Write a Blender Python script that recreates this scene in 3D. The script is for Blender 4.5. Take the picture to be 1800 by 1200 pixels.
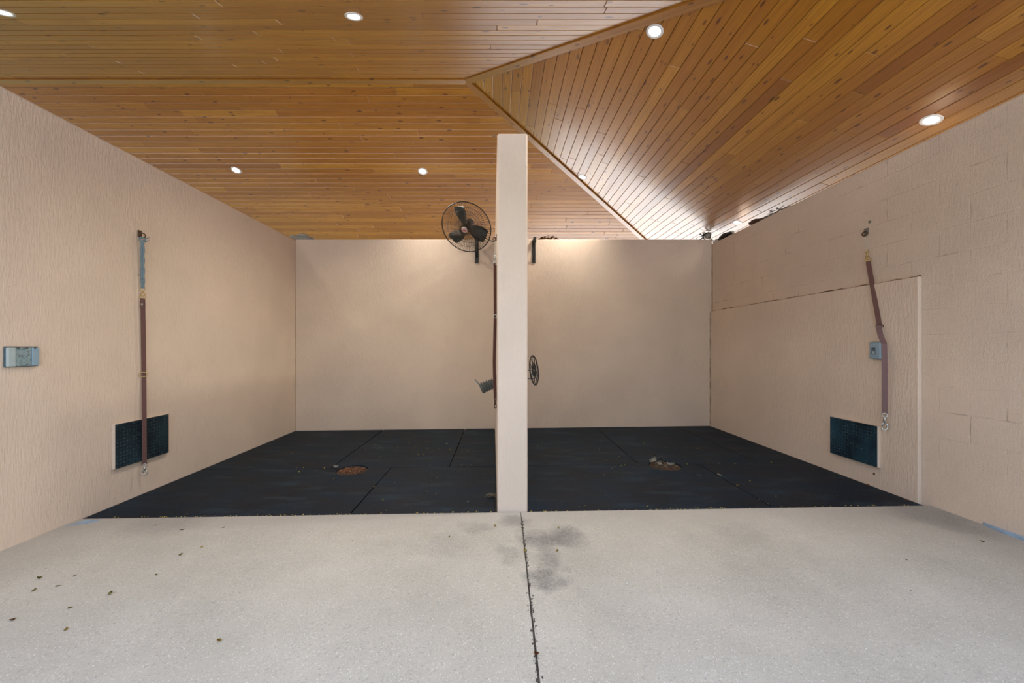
import bpy, bmesh, math, random
from mathutils import Vector, Matrix, noise
random.seed(7)
S = bpy.context.scene
for o in list(bpy.data.objects): bpy.data.objects.remove(o)
COL = S.collection
# ---------------------------------------------------------------- camera
F, CX, CY, H = 680.0, 876.0, 610.0, 1.305      # focal length in px, vanishing point, eye height
cd = bpy.data.cameras.new('camera'); cam = bpy.data.objects.new('camera', cd); COL.objects.link(cam)
cd.sensor_width = 36; cd.lens = 36*F/1800; cd.shift_x = (900-CX)/1800; cd.shift_y = (CY-600)/1800
cam.location = (0, 0, H); cam.rotation_euler = (math.pi/2, 0, 0); cd.clip_start = .05
S.camera = cam
# ---------------------------------------------------------------- world, sun, exposure
S.view_settings.view_transform = 'Standard'; S.view_settings.look = 'None'
S.view_settings.gamma = 1; S.view_settings.use_curve_mapping = False
S.view_settings.exposure = 1.27
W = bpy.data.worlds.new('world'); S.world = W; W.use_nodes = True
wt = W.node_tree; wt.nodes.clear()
def wn(t, **k):
    n = wt.nodes.new(t)
    for a, b in k.items(): setattr(n, a, b)
    return n
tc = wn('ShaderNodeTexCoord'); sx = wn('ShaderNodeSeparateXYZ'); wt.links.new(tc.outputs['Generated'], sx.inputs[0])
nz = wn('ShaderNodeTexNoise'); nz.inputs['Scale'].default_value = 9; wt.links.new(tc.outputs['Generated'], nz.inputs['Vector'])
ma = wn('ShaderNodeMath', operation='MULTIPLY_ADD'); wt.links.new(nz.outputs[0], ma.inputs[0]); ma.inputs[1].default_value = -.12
def wm(op, a, b):
    n = wn('ShaderNodeMath', operation=op, use_clamp=(op == 'MULTIPLY'))
    for i, v in ((0, a), (1, b)):
        if hasattr(v, 'is_output'): wt.links.new(v, n.inputs[i])
        else: n.inputs[i].default_value = v
    return n.outputs[0]
sky_dim_band = wm('MULTIPLY', wm('MULTIPLY', wm('MULTIPLY', sx.outputs['Y'], 2.0), wm('MULTIPLY', wm('SUBTRACT', .25, sx.outputs['X']), 3.0)), .40)   # added tree-coloured band covering the sky behind left, to dim the ceiling
wt.links.new(wm('SUBTRACT', sx.outputs['Z'], sky_dim_band), ma.inputs[2])
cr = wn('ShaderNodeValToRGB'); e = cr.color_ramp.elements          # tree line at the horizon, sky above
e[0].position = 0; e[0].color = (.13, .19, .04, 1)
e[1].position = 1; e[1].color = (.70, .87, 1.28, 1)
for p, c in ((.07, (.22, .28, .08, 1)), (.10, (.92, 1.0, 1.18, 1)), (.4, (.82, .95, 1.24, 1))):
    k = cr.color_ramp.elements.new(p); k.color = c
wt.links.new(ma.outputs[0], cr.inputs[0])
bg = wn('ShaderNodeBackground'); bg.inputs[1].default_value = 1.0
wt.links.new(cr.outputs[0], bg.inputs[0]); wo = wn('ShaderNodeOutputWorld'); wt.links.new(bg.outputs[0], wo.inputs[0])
sd = bpy.data.lights.new('sun', 'SUN'); sun = bpy.data.objects.new('sun', sd); COL.objects.link(sun)
sd.energy = 10.0; sd.angle = math.radians(1.5); sd.color = (1, .98, .95)
sun.rotation_euler = Vector((.30, -.75, -1)).to_track_quat('-Z', 'Y').to_euler()   # sun stands behind the building

# ---------------------------------------------------------------- helpers
def P(px, py, X=None, Y=None, floor=False, plane=None):
    """point of a wall / floor / ceiling plane seen at a photo position"""
    a, b = (px-CX)/F, (CY-py)/F
    if X is not None: Y = X/a
    elif floor: Y = -H/(b-FS*a)
    elif plane is not None:                       # z' = z0 + sx*X + sy*Y  (relative to the eye)
        z0, kx, ky = plane; Y = z0/(b-kx*a-ky)
    return Vector((a*Y, Y, H+b*Y))
FS = .0119                                         # the floor falls to the left
def fz(x): return FS*x
def mesh(name, bm, mat, parent=None, smooth=False, recalc=True):
    if recalc: bmesh.ops.recalc_face_normals(bm, faces=bm.faces[:])
    me = bpy.data.meshes.new(name); bm.to_mesh(me); bm.free()
    if smooth:
        for p in me.polygons: p.use_smooth = True
    o = bpy.data.objects.new(name, me); COL.objects.link(o)
    for m in (mat if isinstance(mat, (list, tuple)) else [mat]): me.materials.append(m)
    if parent: o.parent = parent
    return o
def tag(o, label, cat=None, group=None, kind=None):
    if label: o['label'] = label
    if cat: o['category'] = cat
    if group: o['group'] = group
    if kind: o['kind'] = kind
    return o
def thing(name, loc, label, cat, group=None):
    o = bpy.data.objects.new(name, None); COL.objects.link(o); o.location = loc; o.empty_display_size = .05
    return tag(o, label, cat, group)
def B(): return bmesh.new()
def box(bm, x0, x1, y0, y1, z0, z1, bev=0, seg=2, M=None):
    r = bmesh.ops.create_cube(bm, size=1)
    T = Matrix.Translation(((x0+x1)/2, (y0+y1)/2, (z0+z1)/2)) @ Matrix.Diagonal((x1-x0, y1-y0, z1-z0, 1))
    bmesh.ops.transform(bm, matrix=(M @ T) if M else T, verts=r['verts'])
    if bev:
        es = list({e for v in r['verts'] for e in v.link_edges})
        bmesh.ops.bevel(bm, geom=es, offset=bev, segments=seg, profile=.5, affect='EDGES')
def hexa(bm, pts, bev=0):
    """pts: 4 bottom + 4 top corners"""
    vs = [bm.verts.new(p) for p in pts]
    for f in ((0,1,2,3), (4,5,6,7), (0,1,5,4), (1,2,6,5), (2,3,7,6), (3,0,4,7)): bm.faces.new([vs[i] for i in f])
    if bev:
        es = list({e for v in vs for e in v.link_edges})
        bmesh.ops.bevel(bm, geom=es, offset=bev, segments=3, profile=.5, affect='EDGES')
def prism(bm, poly, z0f, z1f):
    """plan polygon extruded between two height functions"""
    a = [bm.verts.new((x, y, z0f(x, y))) for x, y in poly]; b = [bm.verts.new((x, y, z1f(x, y))) for x, y in poly]
    n = len(poly); bm.faces.new(a); bm.faces.new(b)
    for i in range(n): bm.faces.new((a[i], a[(i+1) % n], b[(i+1) % n], b[i]))
def tube(bm, pts, r, n=8, closed=False, cap=True):
    pts = [Vector(p) for p in pts]; N = len(pts)
    rr = r if isinstance(r, (list, tuple)) else [r]*N
    up = Vector((.13, .21, .97)).normalized(); rings = []
    t0 = None
    for i, p in enumerate(pts):
        a = pts[(i-1) % N] if (closed or i) else p; b = pts[(i+1) % N] if (closed or i < N-1) else p
        t = (b-a).normalized()
        if t0 is None:
            u = t.cross(up)
            if u.length < .05: u = t.cross(Vector((1, 0, 0)))
        else:
            u = u - t*u.dot(t)
        u.normalize(); v = t.cross(u); t0 = t
        rings.append([bm.verts.new(p+(u*math.cos(k*2*math.pi/n)+v*math.sin(k*2*math.pi/n))*rr[i]) for k in range(n)])
    for i in range(N if closed else N-1):
        A, C = rings[i], rings[(i+1) % N]
        for k in range(n): bm.faces.new((A[k], A[(k+1) % n], C[(k+1) % n], C[k]))
    if cap and not closed: bm.faces.new(rings[0]); bm.faces.new(rings[-1])
def ribbon(bm, pts, wvec, th):
    """strap: pts centre line, wvec half-width vector (or list), th thickness"""
    pts = [Vector(p) for p in pts]; N = len(pts); R = []
    for i, p in enumerate(pts):
        w = Vector(wvec[i] if isinstance(wvec, list) else wvec)
        t = (pts[min(i+1, N-1)]-pts[max(i-1, 0)]).normalized(); nn = t.cross(w).normalized()*th/2
        R.append([bm.verts.new(q) for q in (p-w-nn, p+w-nn, p+w+nn, p-w+nn)])
    for i in range(N-1):
        for k in range(4): bm.faces.new((R[i][k], R[i][(k+1) % 4], R[i+1][(k+1) % 4], R[i+1][k]))
    bm.faces.new(R[0]); bm.faces.new(R[-1])
def lathe(bm, prof, n=32, M=None, cap=False):
    rings = []; new = []
    for r, z in prof:
        ring = [bm.verts.new((r*math.cos(k*2*math.pi/n), r*math.sin(k*2*math.pi/n), z)) for k in range(n)]
        rings.append(ring); new += ring
    for A, C in zip(rings, rings[1:]):
        for k in range(n): bm.faces.new((A[k], A[(k+1) % n], C[(k+1) % n], C[k]))
    if cap: bm.faces.new(rings[0]); bm.faces.new(rings[-1])
    if M: bmesh.ops.transform(bm, matrix=M, verts=new)
def circ(c, r, u, v, n=20, a0=0, a1=2*math.pi, closed=True):
    c, u, v = Vector(c), Vector(u), Vector(v); m = n if closed else n+1
    return [c+(u*math.cos(a0+(a1-a0)*k/n)+v*math.sin(a0+(a1-a0)*k/n))*r for k in range(m)]

# ---------------------------------------------------------------- materials
class NT:
    def __init__(s, name):
        s.m = bpy.data.materials.new(name); s.m.use_nodes = True; s.t = s.m.node_tree
        s.b = s.t.nodes['Principled BSDF']
    def n(s, t, **k):
        x = s.t.nodes.new(t)
        for a, b in k.items():
            if a == 'ins':
                for i, v in b.items():
                    if hasattr(v, 'is_output'): s.t.links.new(v, x.inputs[i])
                    else: x.inputs[i].default_value = v
            else: setattr(x, a, b)
        return x
    def math(s, op, a, b=0, c=None, clamp=False):
        i = {0: a, 1: b}
        if c is not None: i[2] = c
        return s.n('ShaderNodeMath', operation=op, use_clamp=clamp, ins=i).outputs[0]
    def vec(s, src='Object', scale=(1, 1, 1), loc=(0, 0, 0), rot=(0, 0, 0)):
        t = s.n('ShaderNodeTexCoord')
        return s.n('ShaderNodeMapping', ins={'Vector': t.outputs[src], 'Scale': scale, 'Location': loc, 'Rotation': rot}).outputs[0]
    def noise(s, v, sc, det=4, rough=.55, dist=0):
        return s.n('ShaderNodeTexNoise', ins={'Vector': v, 'Scale': sc, 'Detail': det, 'Roughness': rough, 'Distortion': dist}).outputs[0]
    def rng(s, v, a, b, c=0, d=1):
        return s.n('ShaderNodeMapRange', ins={0: v, 1: a, 2: b, 3: c, 4: d}).outputs[0]
    def mix(s, f, a, b, mode='MIX'):
        x = s.n('ShaderNodeMix', data_type='RGBA', blend_type=mode)
        for i, v in ((0, f), (6, a), (7, b)):
            if hasattr(v, 'is_output'): s.t.links.new(v, x.inputs[i])
            else: x.inputs[i].default_value = v if i == 0 else (*v, 1)
        return x.outputs[2]
    def set(s, **k):
        names = dict(col='Base Color', rough='Roughness', metal='Metallic', normal='Normal', coat='Coat Weight', coatr='Coat Roughness', spec='Specular IOR Level')
        for a, v in k.items():
            i = s.b.inputs[names[a]]
            if hasattr(v, 'is_output'): s.t.links.new(v, i)
            else: i.default_value = (*v, 1) if a == 'col' else v
        return s.m
    def bump(s, h, st=.5, d=.01, prev=None):
        i = {'Height': h, 'Strength': st, 'Distance': d}
        if prev: i['Normal'] = prev
        return s.n('ShaderNodeBump', ins=i).outputs[0]
def plain(name, col, rough=.5, metal=0, var=.15, sc=40, bump=0):
    a = NT(name); v = a.vec(); n = a.noise(v, sc)
    c = a.mix(n, tuple(x*(1-var) for x in col), tuple(min(1, x*(1+var)) for x in col))
    k = dict(col=c, rough=rough, metal=metal)
    if bump: k['normal'] = a.bump(n, .5, bump)
    return a.set(**k)

def m_stucco(name, blocks=False, strong=1.0, base=(.68, .562, .458)):
    a = NT(name); v = a.vec()
    big = a.noise(a.vec(scale=(1, 1, 1)), 1.3, 4)
    med = a.noise(a.vec(scale=(1, 1, .45)), 7, 5)
    c = a.mix(a.rng(big, .3, .7), tuple(x*.93 for x in base), tuple(x*1.05 for x in base))
    c = a.mix(a.rng(med, .58, .8, 0, .35), c, tuple(x*.86 for x in base))
    # dirt on the low edge and vertical drip marks
    w1 = a.noise(a.vec(scale=(72, 72, 14)), 1.0, 3, .5, .6)
    w2 = a.noise(a.vec(scale=(95, 95, 40)), 1.0, 2, .5, .3)
    w1 = a.rng(w1, .40, .62)
    h = a.math('ADD', w1, a.math('MULTIPLY', w2, .45))
    if blocks:
        # painted concrete blocks: faint joints
        u = a.n('ShaderNodeSeparateXYZ', ins={0: v})
        cb = a.n('ShaderNodeCombineXYZ', ins={0: a.math('ADD', u.outputs['Y'], a.math('MULTIPLY', a.noise(v, 9, 3), .02)),
                                             1: a.math('ADD', u.outputs['Z'], a.math('MULTIPLY', a.noise(v, 7, 3), .02)), 2: 0.0})
        br = a.n('ShaderNodeTexBrick', offset=.5, ins={'Vector': cb.outputs[0], 'Scale': 1.0, 'Mortar Size': .006, 'Mortar Smooth': .6,
                 'Brick Width': .406, 'Row Height': .203, 'Bias': 0})
        j = a.math('MULTIPLY', br.outputs['Fac'], a.rng(a.noise(v, 2.3, 3), .44, .62, .05, 1))
        fine = a.noise(v, 140, 3)
        n1 = a.bump(h, .3*strong, .002, a.bump(fine, .6*strong, .005))
        nrm = a.bump(a.math('SUBTRACT', 1, j), .55, .0035, n1)
        dk = a.math('MULTIPLY', j, a.rng(a.noise(v, 5, 4), .52, .66, 0, .55))
        c = a.mix(dk, c, (.19, .12, .08))
    else:
        nrm = a.bump(h, .5*strong, .0028)
    sp = a.noise(a.vec(), 55, 2); c = a.mix(a.rng(sp, .73, .78, 0, .5), c, (.25, .16, .12))
    return a.set(col=c, rough=.82, normal=nrm, spec=.25)
M_ST = m_stucco('painted_stucco', strong=1.0)
M_STF = m_stucco('painted_stucco_fine', strong=.9)
M_BL = m_stucco('painted_block', blocks=True)

def m_wood(name='varnished_pine', k=1.0):
    a = NT(name)
    at = a.n('ShaderNodeAttribute', attribute_name='board'); sp = a.n('ShaderNodeSeparateColor', ins={0: at.outputs['Color']})
    r1, r2, r3 = sp.outputs[0], sp.outputs[1], sp.outputs[2]
    uv = a.n('ShaderNodeUVMap', uv_map='UVMap'); s = a.n('ShaderNodeSeparateXYZ', ins={0: uv.outputs[0]})
    u = a.math('ADD', s.outputs[0], a.math('MULTIPLY', r1, 53.0)); v = a.math('ADD', s.outputs[1], a.math('MULTIPLY', r2, 31.0))
    wob = a.math('MULTIPLY', a.noise(a.n('ShaderNodeCombineXYZ', ins={0: a.math('MULTIPLY', u, 3.0), 1: a.math('MULTIPLY', v, 9.0), 2: 0.0}).outputs[0], 1.0, 2), .05)
    gv = a.n('ShaderNodeCombineXYZ', ins={0: a.math('MULTIPLY', u, 1.6), 1: a.math('MULTIPLY', a.math('ADD', v, wob), 75.0), 2: 0.0}).outputs[0]
    g = a.noise(gv, 1.0, 5, .6)
    c1 = a.mix(r1, (.37*k, .145*k, .011*k), (.51*k, .235*k, .021*k))
    c1 = a.mix(a.rng(r3, .80, 1.0, 0, .55), c1, (.19*k, .05*k, .007*k))
    c = a.mix(a.rng(g, .42, .66, 0, .55), c1, (.20*k, .058*k, .006*k))
    c = a.mix(a.rng(a.noise(a.n('ShaderNodeCombineXYZ', ins={0: a.math('MULTIPLY', u, 2.2), 1: a.math('MULTIPLY', v, 8.0), 2: 0.0}).outputs[0], 1.0, 3), .55, .75, 0, .4), c, (.30*k, .09*k, .010*k))
    # knots
    kv = a.n('ShaderNodeCombineXYZ', ins={0: a.math('MULTIPLY', u, 4.0), 1: a.math('MULTIPLY', v, 12.0), 2: 0.0}).outputs[0]
    vo = a.n('ShaderNodeTexVoronoi', voronoi_dimensions='2D', ins={'Vector': kv, 'Scale': 1.0})
    vc = a.n('ShaderNodeSeparateColor', ins={0: vo.outputs['Color']})
    size = a.rng(vc.outputs[0], .45, 1.0, 0.0, .20)
    dd = a.math('ADD', vo.outputs['Distance'], a.math('MULTIPLY', a.noise(kv, 6, 2), .05))
    kn = a.math('SUBTRACT', 1, a.math('DIVIDE', dd, a.math('ADD', size, .001)), clamp=True)
    c = a.mix(a.rng(kn, 0, .35, 0, .85), c, (.085*k, .022*k, .006*k))
    n1 = a.bump(a.noise(gv, 1.0, 3), .12, .001)
    n1 = a.bump(a.noise(a.n('ShaderNodeCombineXYZ', ins={0: a.math('MULTIPLY', u, 1.2), 1: a.math('MULTIPLY', v, 7.0), 2: 0.0}).outputs[0], 1.0, 2), .25, .003, n1)
    rr = a.rng(a.noise(a.n('ShaderNodeCombineXYZ', ins={0: u, 1: a.math('MULTIPLY', v, 5.0), 2: 0.0}).outputs[0], 1.5, 3), .3, .7, .30, .42)
    return a.set(col=c, rough=rr, normal=n1, spec=.5, coat=.9, coatr=.27)
M_WOOD = m_wood()
M_TRIM = m_wood('varnished_pine_trim', .85)

def m_concrete():
    a = NT('concrete'); v = a.vec()
    fine = a.noise(v, 330, 3, .7); mid = a.noise(v, 75, 4, .6); big = a.noise(v, 1.6, 5, .6)
    c = a.mix(a.rng(big, .3, .7), (.425, .41, .35), (.53, .512, .445))
    c = a.mix(a.rng(fine, .57, .68, 0, .8), c, (.17, .165, .16))
    c = a.mix(a.rng(fine, .28, .38, .35, 0), c, (.76, .76, .72))
    c = a.mix(a.rng(mid, .56, .70, 0, .5), c, (.25, .235, .21))
    vo = a.n('ShaderNodeTexVoronoi', ins={'Vector': v, 'Scale': 260}); vc = a.n('ShaderNodeSeparateColor', ins={0: vo.outputs['Color']})
    c = a.mix(a.rng(vc.outputs[0], .95, .96, 0, .42), c, (.85, .85, .80))
    s = a.n('ShaderNodeSeparateXYZ', ins={0: v})
    # smoother troweled and stained border near the stalls
    edge = a.math('ADD', s.outputs[1], a.math('MULTIPLY', a.noise(v, 2.2, 4), .5))
    c = a.mix(a.rng(edge, 2.95, 3.25, 0, .55), c, (.40, .385, .355))
    wl = a.math('ADD', a.math('ABSOLUTE', s.outputs[0]), a.math('MULTIPLY', a.noise(v, 1.8, 4), .6))
    c = a.mix(a.rng(wl, 3.0, 3.7, 0, .35), c, (.37, .35, .32))
    warp = a.n('ShaderNodeVectorMath', operation='ADD', ins={0: v, 1: a.n('ShaderNodeVectorMath', operation='SCALE', ins={0: a.n('ShaderNodeTexNoise', ins={'Vector': v, 'Scale': 6.0, 'Detail': 4.0}).outputs[1], 'Scale': .28}).outputs[0]}).outputs[0]
    for px, py, r, q in ((952, 948, .17, .62), (985, 935, .14, .45), (965, 985, .13, .45), (958, 1018, .12, .62), (895, 975, .12, .35), (905, 915, .12, .4), (1000, 945, .13, .4), (300, 915, .3, .25), (1620, 900, .3, .35), (1700, 925, .25, .3), (780, 958, .2, .2), (835, 925, .12, .3), (1300, 935, .2, .15)):
        p = P(px, py, floor=True)
        off = a.n('ShaderNodeVectorMath', operation='DISTANCE', ins={0: warp, 1: (p.x+.14, p.y+.14, p.z+.14)}).outputs['Value']
        f = a.math('MULTIPLY', a.rng(off, r*.45, r*1.15, q, 0), a.rng(mid, .35, .65, .7, 1.25))
        c = a.mix(f, c, (.15, .145, .14))
    nrm = a.bump(a.math('ADD', fine, mid), .45, .003)
    return a.set(col=c, rough=.85, normal=nrm, spec=.3)
M_CON = m_concrete()

def deck(a, scale, src='Object', axes=(0, 1)):
    t = a.n('ShaderNodeTexCoord'); s = a.n('ShaderNodeSeparateXYZ', ins={0: t.outputs[src]})
    x = a.math('MULTIPLY', s.outputs[axes[0]], scale); y = a.math('MULTIPLY', s.outputs[axes[1]], scale)
    par = a.math('FLOORED_MODULO', a.math('ADD', a.math('FLOOR', x), a.math('FLOOR', y)), 2)
    sg = a.math('SUBTRACT', a.math('MULTIPLY', par, 2), 1)
    fx = a.math('MULTIPLY', a.math('SUBTRACT', a.math('FRACT', x), .5), sg); fy = a.math('SUBTRACT', a.math('FRACT', y), .5)
    p = a.math('ABSOLUTE', a.math('ADD', fx, fy)); q = a.math('ABSOLUTE', a.math('SUBTRACT', fx, fy))
    return a.math('MULTIPLY', a.rng(p, .44, .54, 1, 0), a.rng(q, .05, .12, 1, 0))
def m_rubber(name, scale, axes, dusty, worn):
    a = NT(name); v = a.vec(); d = deck(a, scale, axes=axes)
    big = a.noise(a.vec(scale=(1, 2.2, 1)), 1.7, 6, .62); f = a.noise(v, 60, 3)
    c = a.mix(a.rng(big, .36, .72), (.0016, .0052, .0115), dusty)
    c = a.mix(a.rng(f, .62, .74, 0, .35), c, tuple(x*2.2 for x in dusty))
    else_ = a.rng(a.noise(a.vec(scale=(.7, 2.6, 1), loc=(3, 1, 0)), 1.9, 6, .6), .54, .72, 0, .8)
    if not worn: c = a.mix(else_, c, (.020, .044, .064))
    if worn: c = a.mix(a.math('MULTIPLY', d, a.rng(a.noise(v, 14, 3), .45, .60, .05, .8)), c, (.13, .20, .24))
    return a.set(col=c, rough=a.rng(big, .3, .7, .55, .7), normal=a.bump(d, .8, .003, a.bump(f, .2, .002)), spec=.22)
M_MAT = m_rubber('rubber_mat', 24, (0, 1), (.0035, .019, .036), False)
M_KICK = m_rubber('rubber_sheet', 34, (1, 2), (.018, .042, .055), True)
M_KICK2 = m_rubber('rubber_sheet_blue', 34, (1, 2), (.020, .070, .105), True)

M_STRAP = plain('brown_webbing', (.11, .045, .034), .7, 0, .25, 120, .001)
M_STRAP2 = plain('faded_webbing', (.17, .10, .10), .75, 0, .2, 120, .001)
M_BRASS = plain('brass_hardware', (.50, .36, .15), .35, .8, .2, 62)
M_STEEL = plain('nickel_hardware', (.50, .52, .50), .38, .9, .3, 90)
M_RUST = plain('rusty_iron', (.10, .055, .035), .8, .3, .5, 60, .002)
M_ROPE = plain('faded_blue_rope', (.15, .21, .245), .85, 0, .45, 160, .002)
M_TWINE = plain('pale_twine', (.55, .50, .42), .85, 0, .3, 100)
M_BLACK = plain('black_powder_coat', (.014, .015, .016), .5, .1, .4, 40)
M_CAGE = plain('dusty_fan_wire', (.075, .052, .034), .6, .2, .5, 30)
M_BLADE = plain('fan_blade_grey', (.060, .078, .080), .5, .1, .35, 14)
M_CAP = plain('pale_plastic', (.50, .42, .42), .45, 0, .1, 40)
M_RED = plain('red_print', (.42, .05, .035), .5, 0, .1, 40)
M_TRIMW = plain('white_enamel', (.72, .72, .70), .4, 0, .06, 40)
M_HAT = plain('pale_canvas', (.60, .61, .57), .85, 0, .15, 60, .002)
M_GALV = plain('weathered_zinc', (.20, .215, .205), .6, .25, .4, 50, .001)
M_YEL = plain('yellow_leaf', (.50, .38, .09), .7, 0, .4, 90)
M_BRN = plain('brown_leaf', (.20, .085, .03), .75, 0, .4, 90)
M_GRYL = plain('bleached_leaf', (.33, .31, .26), .75, 0, .3, 90)
M_LIT = plain('dry_litter', (.15, .12, .08), .8, 0, .5, 90)
M_GRN = plain('olive_leaf', (.27, .24, .06), .7, 0, .4, 90)
M_SOIL = plain('joint_dirt', (.07, .06, .05), .95, 0, .6, 90, .004)
M_BLUE = plain('chipped_blue_paint', (.27, .38, .50), .7, 0, .35, 25, .003)
M_EARTH = plain('subfloor', (.06, .06, .055), .9, 0, .2, 20)
M_ROOF = plain('roof_underlay', (.03, .014, .006), .9, 0, .2, 20)
def m_ground(name, c1, c2):
    a = NT(name); return a.set(col=a.mix(a.noise(a.vec(), 1.5, 6), c1, c2), rough=.95, spec=.1)
M_LAWN = m_ground('lawn', (.024, .030, .009), (.045, .055, .018)); M_SAND = m_ground('pale_yard', (.38, .38, .40), (.47, .48, .50)); M_DRIVE = m_ground('bright_drive', (.50, .49, .46), (.58, .57, .54)); M_SHADEGND = m_ground('shade_dark_ground', (.05, .04, .03), (.09, .07, .05)); M_DIRT = m_ground('bare_soil', (.05, .042, .032), (.075, .062, .048))
def m_patina():
    a = NT('weathered_cover'); v = a.vec(); n = a.noise(v, 45, 4, .6)
    c = a.mix(a.rng(n, .50, .60), (.26, .37, .40), (.10, .15, .165)); c = a.mix(a.rng(a.noise(v, 18, 3), .55, .65, 0, .6), c, (.30, .38, .40))
    return a.set(col=c, rough=.5, metal=.15)
M_PAT = m_patina(); M_COV = plain('grey_blue_cover', (.27, .40, .50), .45, .1, .12, 30)
M_COVD = plain('cover_recess', (.06, .10, .13), .5, .1, .12, 30)
M_COVL = plain('cover_light', (.42, .52, .54), .45, .1, .12, 30)
a = NT('lamp_lens'); a.b.inputs['Emission Color'].default_value = (1, .98, .94, 1); a.b.inputs['Emission Strength'].default_value = 2.5
M_LAMP = a.set(col=(.9, .9, .9), rough=.4)

# ---------------------------------------------------------------- room shell
XL, XR, YB = -3.28, 3.456, 6.25
def struct(name, bm, m, label, parent=None, recalc=True):
    o = mesh(name, bm, m, parent, recalc=recalc); return tag(o, label, kind='structure')
bm = B(); box(bm, XL-.2, XL, .6, YB+.2, -.3, H+1.725, .012); w = struct('wall_left', bm, M_ST, 'left stall wall of pinkish combed stucco')
bm = B(); box(bm, XL+.001, XR-.001, YB, YB+.2, -.3, H+1.742, .010); struct('wall_back', bm, M_STF, 'smooth beige stucco wall closing both stalls')
bm = B(); box(bm, XR, XR+.15, .6, YB+.2, -.3, H+1.671, .008); WR = struct('wall_right', bm, M_BL, 'right wall of painted concrete blocks')
bm = B(); box(bm, XR-.035, XR, 3.152, YB-.001, -.1, H+.578, .006); p = mesh('stucco_panel', bm, M_ST, WR); p['label'] = 'raised stucco panel on lower wall'
bm = B()
pts = [Vector((XR-.004-.03*random.random(), y, 0)) for y in (2.35, 2.5, 2.62, 2.73)]
prism(bm, [(XR, 2.35), (XR, 2.76), (XR-.012, 2.74), (XR-.03, 2.62), (XR-.022, 2.52), (XR-.03, 2.42), (XR-.02, 2.35)], lambda x, y: -.02, lambda x, y: fz(x)+.022+.01*math.sin(y*40))
p = mesh('footing', bm, M_BLUE, WR); p['label'] = 'chipped blue painted footing'
def seam(pts, nrm, w0, label):
    bm = B(); N_ = Vector(nrm); prev = None; n = 160; a_, b_ = Vector(pts[0]), Vector(pts[1]); t_ = (b_-a_).normalized(); s_ = t_.cross(N_)
    for i in range(n):
        c = a_.lerp(b_, i/(n-1)); w_ = w0*(.25+1.3*max(0, noise.noise(c*7)+.35)+.5*noise.noise(c*40)); w_ = max(w_, .0006)
        row = [bm.verts.new(c-s_*w_), bm.verts.new(c+N_*.0025), bm.verts.new(c+s_*w_)]
        if prev: bm.faces.new((prev[0], prev[1], row[1], row[0])); bm.faces.new((prev[1], prev[2], row[2], row[1]))
        prev = row
    o = mesh('dirt_seam', bm, M_DIRTS, WR); o['label'] = label
M_DIRTS = plain('wall_dirt', (.12, .065, .035), .95, 0, .5, 90)
seam(((XR-.0025, YB-.01, H+.5795), (XR-.0025, 3.16, H+.5795)), (-1, 0, 0), .010, 'brown dirt line above the stucco panel')
seam(((XR-.002, YB-.003, H+.60), (XR-.002, YB-.003, H+1.66)), (-.7, -.7, 0), .006, 'brown dirt line in the upper corner')
seam(((XR-.037, YB-.003, .06), (XR-.037, YB-.003, H+.57)), (-.7, -.7, 0), .004, 'brown dirt line in the lower corner')
# dividing wall with its rounded front
yf = 3.072
bm = B(); hexa(bm, [(-.0085, yf, -.1), (.233, yf, -.1), (.20, YB, -.1), (-.055, YB, -.1), (-.0085, yf, H+1.70), (.233, yf, H+1.70), (.20, YB, H+1.70), (-.055, YB, H+1.70)], .016)
struct('wall_divider', bm, M_STF, 'short stucco dividing wall whose end reads as a pillar')

# floor: concrete apron in two slabs with an open joint, sub-floor under the mats
def yedge(x): return 3.058+.009*(x)
def joint(side):
    ys = [-3+i*.03 for i in range(int(6.05/.03)+1)]
    out = []
    for y in ys:
        wob = noise.noise(Vector((y*9, 3.1*side, 0)))*.004+noise.noise(Vector((y*31, 7*side, 0)))*.003
        c = .158+.018*(y-1.5)/1.5 if y > -9 else .158
        wd = .0022 + .0020*max(0, min(1, (3.0-y)/1.2))
        out.append((c+side*(wd+abs(wob)), y))
    return out
jl, jr = joint(-1), joint(1)
top = lambda x, y: fz(x); bot = lambda x, y: fz(x)-.12
bm = B()
prism(bm, jl+[(jl[-1][0], 3.058), (XL-.02, yedge(XL)), (XL-.02, -3)], bot, top)
prism(bm, jr+[(jr[-1][0], 3.060), (XR+.02, yedge(XR)), (XR+.02, -3)][::1], bot, top)
FL = struct('floor', bm, M_CON, 'pale concrete apron in front of the stalls')
bm = B(); prism(bm, [(.12, -3), (.22, -3), (.22, 3.0), (.12, 3.0)], lambda x, y: fz(x)-.1, lambda x, y: fz(x)-.006)
p = mesh('joint_dirt', bm, M_SOIL, FL)
bm = B(); prism(bm, [(XL-.01, 3.0), (XR+.01, 3.06), (XR+.01, YB+.01), (XL-.01, YB+.01)], lambda x, y: fz(x)-.2, lambda x, y: fz(x)-.027)
struct('floor', bm, M_EARTH, 'dark sub floor showing in the gaps between mats')
bm = B(); q = [P(a, b, floor=True) for a, b in ((114, 925), (150, 914), (178, 913), (165, 918), (135, 922))]
prism(bm, [(max(v.x, XL+.002), v.y) for v in q], lambda x, y: fz(x)-.01, lambda x, y: fz(x)+.0015); p = mesh('paint_patch', bm, M_BLUE, FL); p['label'] = 'pale blue paint patch'
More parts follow.
